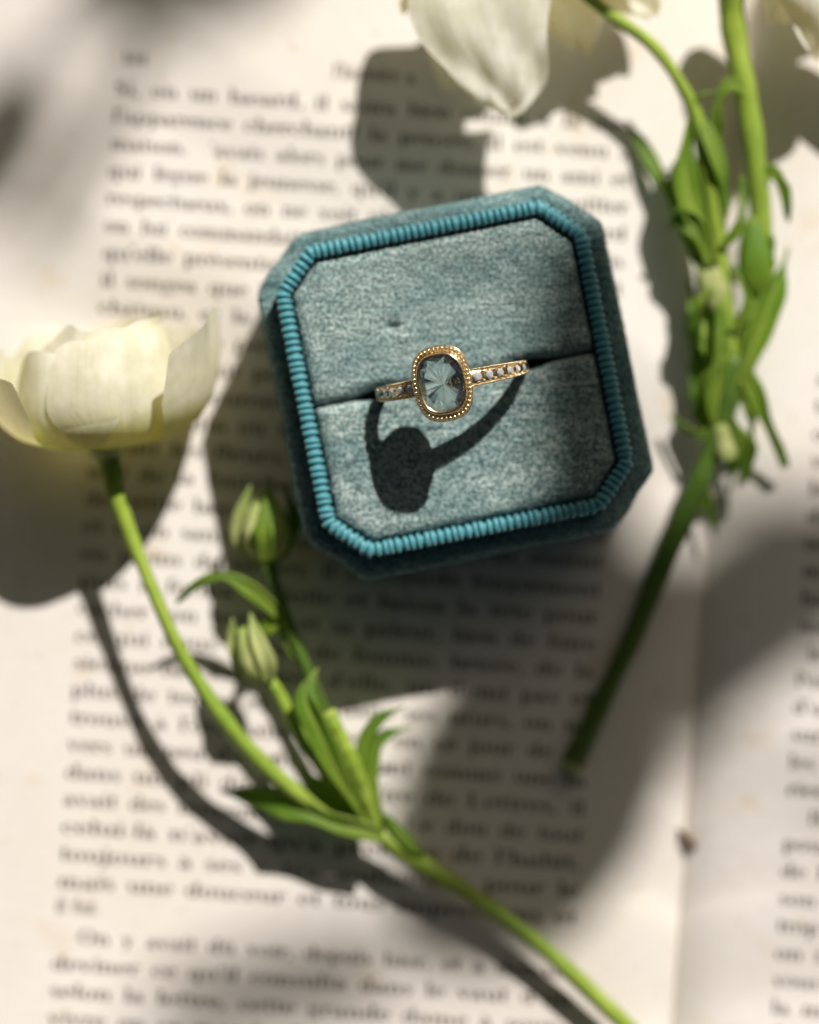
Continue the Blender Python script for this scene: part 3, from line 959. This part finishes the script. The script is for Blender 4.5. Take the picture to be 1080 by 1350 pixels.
# buds
tube('bud_stem', [(490, 1090, 5.2, 1.0), (438, 1028, 7.5, 0.95), (396, 968, 9.0, 1.0), (368, 915, 10.0, 0.9), (352, 893, 10.2, 0.8)], STEM, spl)
b1 = bud('bud', (354, 900, 10.0), (318, 828, 11.0), 2.7, BUD, spl)
blade('sepal', [(352, 900, 9.5, 0.6), (322, 880, 9.2, 1.2), (308, 845, 10, 0.9), (306, 815, 11, 0.1)], BUD, b1)
blade('sepal', [(354, 900, 11.5, 0.6), (350, 870, 13.0, 1.2), (338, 838, 13.0, 0.9), (330, 808, 12, 0.1)], BUD, b1)
tube('bud_stem', [(492, 1092, 5.0, 0.9), (452, 1000, 6.5, 0.85), (412, 900, 8.0, 0.85), (376, 812, 8.6, 0.85), (353, 745, 8.6, 0.9)], STEM_SHADED, spl)
b2 = bud('bud', (352, 742, 8.6), (350, 648, 8.8), 3.7, BUD, spl)
for q, pts in enumerate([[(352, 742, 6.5, .8), (322, 715, 7.0, 1.4), (318, 680, 8.5, 1.1), (330, 640, 9.5, .1)], [(352, 742, 11, .8), (348, 705, 13.0, 1.8), (352, 670, 12.5, 1.2), (356, 628, 11, .1)], [(354, 742, 7, .8), (382, 712, 8, 1.7), (386, 680, 9, 1.1), (374, 640, 9.5, .1)]]):
    blade('sepal', pts, LEAF if q else BUD, b2)
# leaves at the node
blade('leaf', [(505, 1102, 7.6, 1.4), (440, 1083, 7.4, 2.6), (384, 1058, 7.2, 3.2), (336, 1048, 5.6, 2.2), (292, 1042, 3.2, .1)], LEAF, spl, fold=.45)
blade('leaf', [(500, 1095, 6.5, 1.3), (452, 1030, 10.0, 2.0), (418, 960, 12.5, 2.2), (402, 918, 13.5, 1.6), (418, 882, 12.2, .15)], LEAF, spl, fold=.5)
tube('bud_stem', [(495, 1090, 6.5, 1.1), (470, 1020, 9.5, 1.15), (450, 975, 11.0, 1.15), (432, 938, 11.8, 1.05)], STEM, spl)
blade('leaf', [(505, 1095, 5.8, 1.2), (484, 1040, 8.0, 1.7), (480, 985, 9.2, 1.6), (496, 950, 9.6, 1.1), (532, 932, 8.8, .1)], LEAF, spl, fold=.4)
blade('leaf', [(500, 1085, 5.5, .8), (492, 1010, 6.4, 1.1), (505, 972, 6.6, .9), (542, 958, 5.8, .1)], LEAF, spl, fold=.4)
blade('leaf', [(495, 1095, 5.0, 1.2), (446, 1062, 5.0, 1.7), (408, 1028, 4.8, 1.4), (384, 1004, 4.4, .2)], LEAF, spl, fold=.4)
blade('leaf', [(378, 818, 8.6, .9), (336, 782, 10.2, 1.4), (296, 760, 11.0, 1.3), (262, 768, 10.6, .8), (234, 794, 9.0, .1)], LEAF, spl, fold=.4)
blade('leaf', [(372, 810, 8.2, .8), (352, 830, 8.0, 1.5), (342, 856, 7.2, 1.1), (338, 884, 6.6, .1)], LEAF, spl, fold=.4)
blade('leaf', [(418, 912, 7.6, .9), (392, 862, 7.2, 1.8), (368, 820, 6.6, 1.4), (348, 782, 6.0, .1)], LEAF, spl, fold=.4)
blade('leaf', [(530, 1120, 5.2, .9), (556, 1128, 6.2, 1.1), (520, 1090, 6.8, .9), (505, 1072, 6.8, .1)], LEAF, spl, fold=.3)

# --- the sprig on the right and at the top
p0 = at(940, 600, 0)
spr = thing('flower_sprig', 'white lisianthus sprig with thick shaded cut stem right of the box', 'flower', (p0.x, p0.y, 0), GRP)
tube('stem', [(756, 1006, 1.75, 1.55), (772, 970, 1.70, 1.5), (830, 848, 1.86, 1.5), (886, 715, 2.55, 1.55), (928, 620, 3.48, 1.6), (958, 530, 4.35, 1.9), (968, 470, 4.76, 1.6)], STEM_SHADED, spr, n=36)
tube('flower_stem', [(964, 490, 4.76, 1.4), (955, 400, 5.51, 1.35), (946, 310, 6.38, 1.3), (932, 215, 7.25, 1.35), (912, 138, 8.12, 1), (862, 62, 9.57, 0.85), (790, 8, 10.44, 0.85), (735, -45, 13.50, 1), (715, -85, 15.97, 1.3)], STEM, spr, n=44)
tube('flower_stem', [(970, 500, 4.52, 1.5), (990, 420, 5.22, 1.4), (1003, 320, 5.80, 1.4), (998, 230, 6.67, 1.5), (984, 130, 7.25, 1.75), (966, 30, 7.83, 1.75), (975, -40, 10.34, 1.6), (1050, -90, 14.08, 1.4), (1085, -85, 14.68, 1.8)], STEM, spr, n=44)
tube('cut_end', [(758, 1002, 1.70, 1.5), (755, 1008, 1.81, 1.62), (754, 1011, 1.65, 1.45), (753.5, 1012, 1.28, 0.4)], BUD, spr, n=6)
# top bloom: petals spreading from a centre above the picture
f2 = tube('flower', [(718, -78, 15.82, 1.4), (708, -92, 16.00, 2.8), (698, -104, 16.17, 2.2), (692, -112, 16.34, .6)], BUD, spr, n=8)
def pet(parent, pts, seed, ruf=0.8, cup=0.25, freq=4.0, up=(0, 0, 1)):
    o = blade('petal', pts, PETAL_OPEN, parent, n=24, nt=18, fold=0, cup=cup, ruffle=ruf, seed=seed, thick=0, freq=freq, up=up)
    subsurf(o, 1); return o
pet(f2, [(700, -95, 15.9, 1.5), (640, -50, 17.2, 8.4), (636, 0, 17.6, 9.8), (654, 60, 16.6, 7.6), (668, 105, 15.4, 6.0), (673, 136, 14.2, 3.6), (673, 153, 13.2, .4)], 0.6, 0.8, 0.06, 6.0)
pet(f2, [(708, -98, 16.34, 1.5), (770, -120, 19.78, 7), (830, -112, 19.35, 7.5), (880, -90, 17.20, .8)], 1.9, 0.9, 0.2)  # extra petal out of view, added to shade the lower petals
pet(f2, [(700, -95, 15.05, 1.5), (640, -60, 15.05, 6.0), (588, -30, 14.19, 7.0), (556, -2, 12.90, 4.5), (540, 18, 11.61, .8)], 2.2, 0.9, 0.2)
pet(f2, [(712, -90, 14.19, 1.5), (734, -40, 11.18, 5.5), (752, 8, 8.17, 5.2), (766, 48, 6.02, 2.8), (772, 68, 4.82, .4)], 4.1, 0.7, 0.25)
pet(f2, [(715, -95, 14.62, 1.5), (770, -70, 13.33, 5.5), (822, -36, 10.75, 5.5), (850, 2, 7.74, 3.2), (858, 24, 6.19, .5)], 5.0, 0.8, 0.25)
pet(f2, [(704, -92, 13.76, 1.5), (660, -30, 9.89, 6.0), (618, 40, 7.31, 6.5), (600, 90, 5.59, 3.8), (592, 118, 4.73, .5)], 1.3, 0.8, 0.1)
pet(f2, [(708, -100, 15.91, 1.5), (700, -170, 17.20, 7.0), (694, -240, 16.34, 7.0), (690, -300, 13.76, .8)], 3.3, 0.9, 0.2)
# corner bloom
f3 = tube('flower', [(1083, -86, 14.45, 1.6), (1092, -92, 14.79, 2.8), (1102, -98, 14.96, 2.2), (1112, -102, 14.96, .6)], BUD, spr, n=8)
pet(f3, [(1094, -92, 15.05, 1.5), (1066, -50, 15.05, 5.0), (1040, -12, 13.76, 5.6), (1024, 16, 11.61, 3.0), (1014, 30, 10.32, .4)], 1.0, 0.8, 0.2)
pet(f3, [(1098, -92, 15.91, 1.5), (1094, -40, 17.20, 5.5), (1088, 10, 16.77, 5.8), (1078, 50, 14.62, 3.2), (1072, 74, 12.90, .4)], 3.0, 0.8, 0.2)
pet(f3, [(1104, -92, 15.05, 1.5), (1140, -40, 15.48, 6.0), (1160, 20, 13.33, 6.5), (1165, 80, 10.32, .8)], 2.0, 0.8, 0.2)
pet(f3, [(1104, -96, 15.05, 1.5), (1150, -150, 15.48, 7.0), (1190, -200, 13.33, 7.0), (1220, -240, 10.32, .8)], 5.0, 0.8, 0.2)
# leaves and sepals
blade('leaf', [(938, 372, 5.22, 1.3), (900, 290, 3.77, 1.9), (868, 228, 2.32, 1.6), (845, 190, 1.39, 1), (826, 160, 0.70, 0.1)], LEAF, spr, fold=.5)
blade('leaf', [(936, 330, 6.67, 1.2), (908, 262, 6.96, 2.6), (902, 215, 7.31, 2.3), (906, 175, 7.77, 1.3), (913, 138, 8.24, 0.3)], LEAF, spr, fold=.45)
blade('leaf', [(940, 350, 7.25, 1.2), (918, 300, 7.89, 2.2), (896, 285, 6.96, 1.6), (884, 300, 6.09, 0.1)], LEAF, spr, fold=.4)
blade('leaf', [(916, 142, 8.12, 0.9), (938, 192, 8.70, 1.5), (952, 240, 8.47, 1.4), (955, 300, 7.25, 0.3)], LEAF, spr, fold=.4)
blade('leaf', [(988, 122, 8.35, 0.7), (962, 112, 8.93, 1.2), (946, 142, 8.58, 1.4), (946, 178, 7.54, 1), (950, 200, 6.67, 0.1)], LEAF, spr, fold=.4)
blade('sepal', [(912, 136, 8.47, 0.35), (925, 126, 9.05, 0.4), (950, 120, 8.58, 0.05)], LEAF, spr, fold=.3)
blade('leaf', [(1000, 236, 6.96, 0.9), (1020, 228, 7.89, 1.3), (1034, 252, 7.31, 1.4), (1040, 292, 5.51, 0.1)], LEAF, spr, fold=.5)
b3 = bud('bud', (1000, 400, 5.40), (990, 285, 6.90), 2.6, LEAF, spr)
blade('sepal', [(1004, 392, 6.09, 0.7), (1012, 345, 6.67, 1.2), (1006, 300, 6.84, 0.1)], LEAF, b3)
b4 = bud('bud', (946, 420, 4.80), (930, 300, 5.40), 2.4, BUD, spr)
blade('sepal', [(944, 420, 5.22, 0.7), (928, 370, 6.38, 1.3), (922, 320, 6.26, 0.1)], LEAF, b4)
blade('leaf', [(966, 500, 4.93, 1.3), (935, 450, 4.93, 2.2), (916, 405, 4.06, 1.8), (908, 370, 3.25, 0.1)], LEAF, spr, fold=.4)
blade('leaf', [(962, 520, 3.77, 1.2), (928, 480, 2.90, 1.9), (912, 440, 2.03, 1.3), (908, 412, 1.51, 0.1)], LEAF, spr, fold=.4)
blade('leaf', [(972, 520, 5.45, 1.8), (996, 450, 6.09, 2.4), (1016, 395, 6.38, 2.1), (1030, 356, 6.09, 1.1), (1039, 330, 5.57, 0.1)], LEAF, spr, fold=.5)
blade('leaf', [(975, 480, 5.22, 1.4), (994, 515, 5.34, 1.7), (1016, 566, 4.06, 1.4), (1032, 605, 2.78, 1), (1036, 615, 2.44, 0.4)], LEAF, spr, fold=.5)
blade('leaf', [(956, 575, 4.06, 1.4), (946, 530, 5.57, 2.6), (948, 470, 6.50, 2.8), (950, 420, 6.73, 1.4), (952, 395, 6.50, 0.1)], LEAF, spr, fold=.35)
blade('leaf', [(948, 590, 3.77, 1.2), (930, 545, 3.36, 1.9), (918, 500, 2.90, 1.5), (912, 462, 2.32, 0.1)], LEAF, spr, fold=.4)
blade('leaf', [(962, 560, 4.35, 1.2), (985, 590, 3.83, 1.9), (986, 620, 2.90, 1.4), (974, 640, 2.32, 0.1)], LEAF, spr, fold=.4)
for pts in [[(950, 330, 7.54, 0.5), (972, 300, 8.41, 1), (980, 262, 8.12, 0.8), (976, 232, 7.54, 0.1)],
            [(962, 440, 6.38, 0.6), (985, 408, 7.08, 1.1), (978, 372, 7.31, 0.9), (966, 350, 7.08, 0.1)],
            [(940, 380, 6.96, 0.6), (922, 398, 7.31, 1), (918, 428, 6.50, 0.8), (926, 450, 5.80, 0.1)],
            [(958, 470, 6.67, 0.6), (938, 492, 6.84, 1.1), (922, 520, 5.51, 0.9), (914, 552, 4.06, 0.1)],
            [(975, 520, 5.51, 0.6), (992, 548, 5.10, 1), (990, 580, 4.06, 0.8), (982, 604, 3.19, 0.1)],
            [(905, 296, 5.80, 0.5), (888, 268, 6.15, 0.9), (884, 238, 5.57, 0.7), (890, 214, 4.99, 0.1)],
            [(1000, 300, 6.38, 0.5), (1016, 318, 6.73, 0.9), (1018, 345, 6.15, 0.7), (1012, 366, 5.57, 0.1)],
            [(946, 560, 4.93, 0.5), (925, 572, 4.64, 0.9), (908, 566, 3.77, 0.6), (884, 548, 2.61, 0.1)],
            [(966, 545, 4.93, 0.5), (975, 585, 4.64, 1), (966, 622, 3.48, 0.7), (960, 650, 2.32, 0.1)]]:
    blade('leaf', pts, LEAF, spr, fold=.5)
cn = tube('cut_nub', [(948, 560, 4.76, 1.3), (953, 580, 4.87, 1.5), (957, 598, 4.76, 1.6), (958, 604, 4.64, 1.5)], BUD, spr, n=8)
blade('leaf', [(945, 600, 3.48, 1), (930, 640, 2.32, 1.2), (938, 680, 1.39, 0.8), (944, 705, 0.87, 0.1)], LEAF, spr, fold=.4)

# ---------------------------------------------------------------- added leafy shade caster, unseen, between the sun and the table (outside the picture)
BRL = 760.0
def up_sun(px, py, L): return at(px, py, 0) + SUN * L
SX = Vector((1, 0, 0)); SX = (SX - SUN * SX.dot(SUN)).normalized(); SY = SUN.cross(SX)
bw = up_sun(1150, 600, 760)
br = thing('branch_shade_caster', 'leafy shade caster added outside the picture to throw the soft shade', 'branch', tuple(bw))
shade = [(712, 720, 255, 112, 98, 1150), (950, 815, 255, 100, 27, 1250), (700, 1045, 190, 158, 12, 950), (370, 1300, 190, 42, 10, 1500), (8, 160, 110, 60, 70, 1250), (118, 190, 150, 24, 60, 1250), (250, -30, 170, 48, 5, 1150)]
twig_pts = []
for (px, py, ln, wd, ang, L) in shade:
    # an ellipse of shade on the page -> a leaf of that outline up the sun's ray, seen square-on to the sun
    c = up_sun(px, py, L)
    a = R(ang)
    d = Vector((math.cos(a), math.sin(a), 0)); e = Vector((-math.sin(a), math.cos(a), 0))
    d = d - SUN * d.dot(SUN); e = e - SUN * e.dot(SUN)
    l2, w2 = ln / 9.385, wd / 9.385
    pts = []
    for f, w in ((-1, .12), (-.8, .62), (-.4, .96), (0, 1.0), (.4, .92), (.75, .6), (1, .05)):
        p = c + d * l2 * f + SUN * 3 * math.cos(f * 2)
        pts.append((p.x, p.y, p.z, w2 * w))
    blade('leaf', pts, LEAF, br, world=True, up=tuple(SUN), zmin=-1e9, fold=.12, ruffle=0.6, seed=px * .01, thick=0.4, nt=10, n=24)
    p0_ = Vector(pts[0][:3])
    twig_pts.append(p0_)
for p0_ in twig_pts:
    e = bw + Vector((120, 60, 120))
    midp = p0_.lerp(e, 0.5) + SUN * 25
    tube('caster_twig', [(*p0_, 0.5), (*midp, 0.9), (*e, 1.6)], BARK, br, n=14, seg=6, world=True)
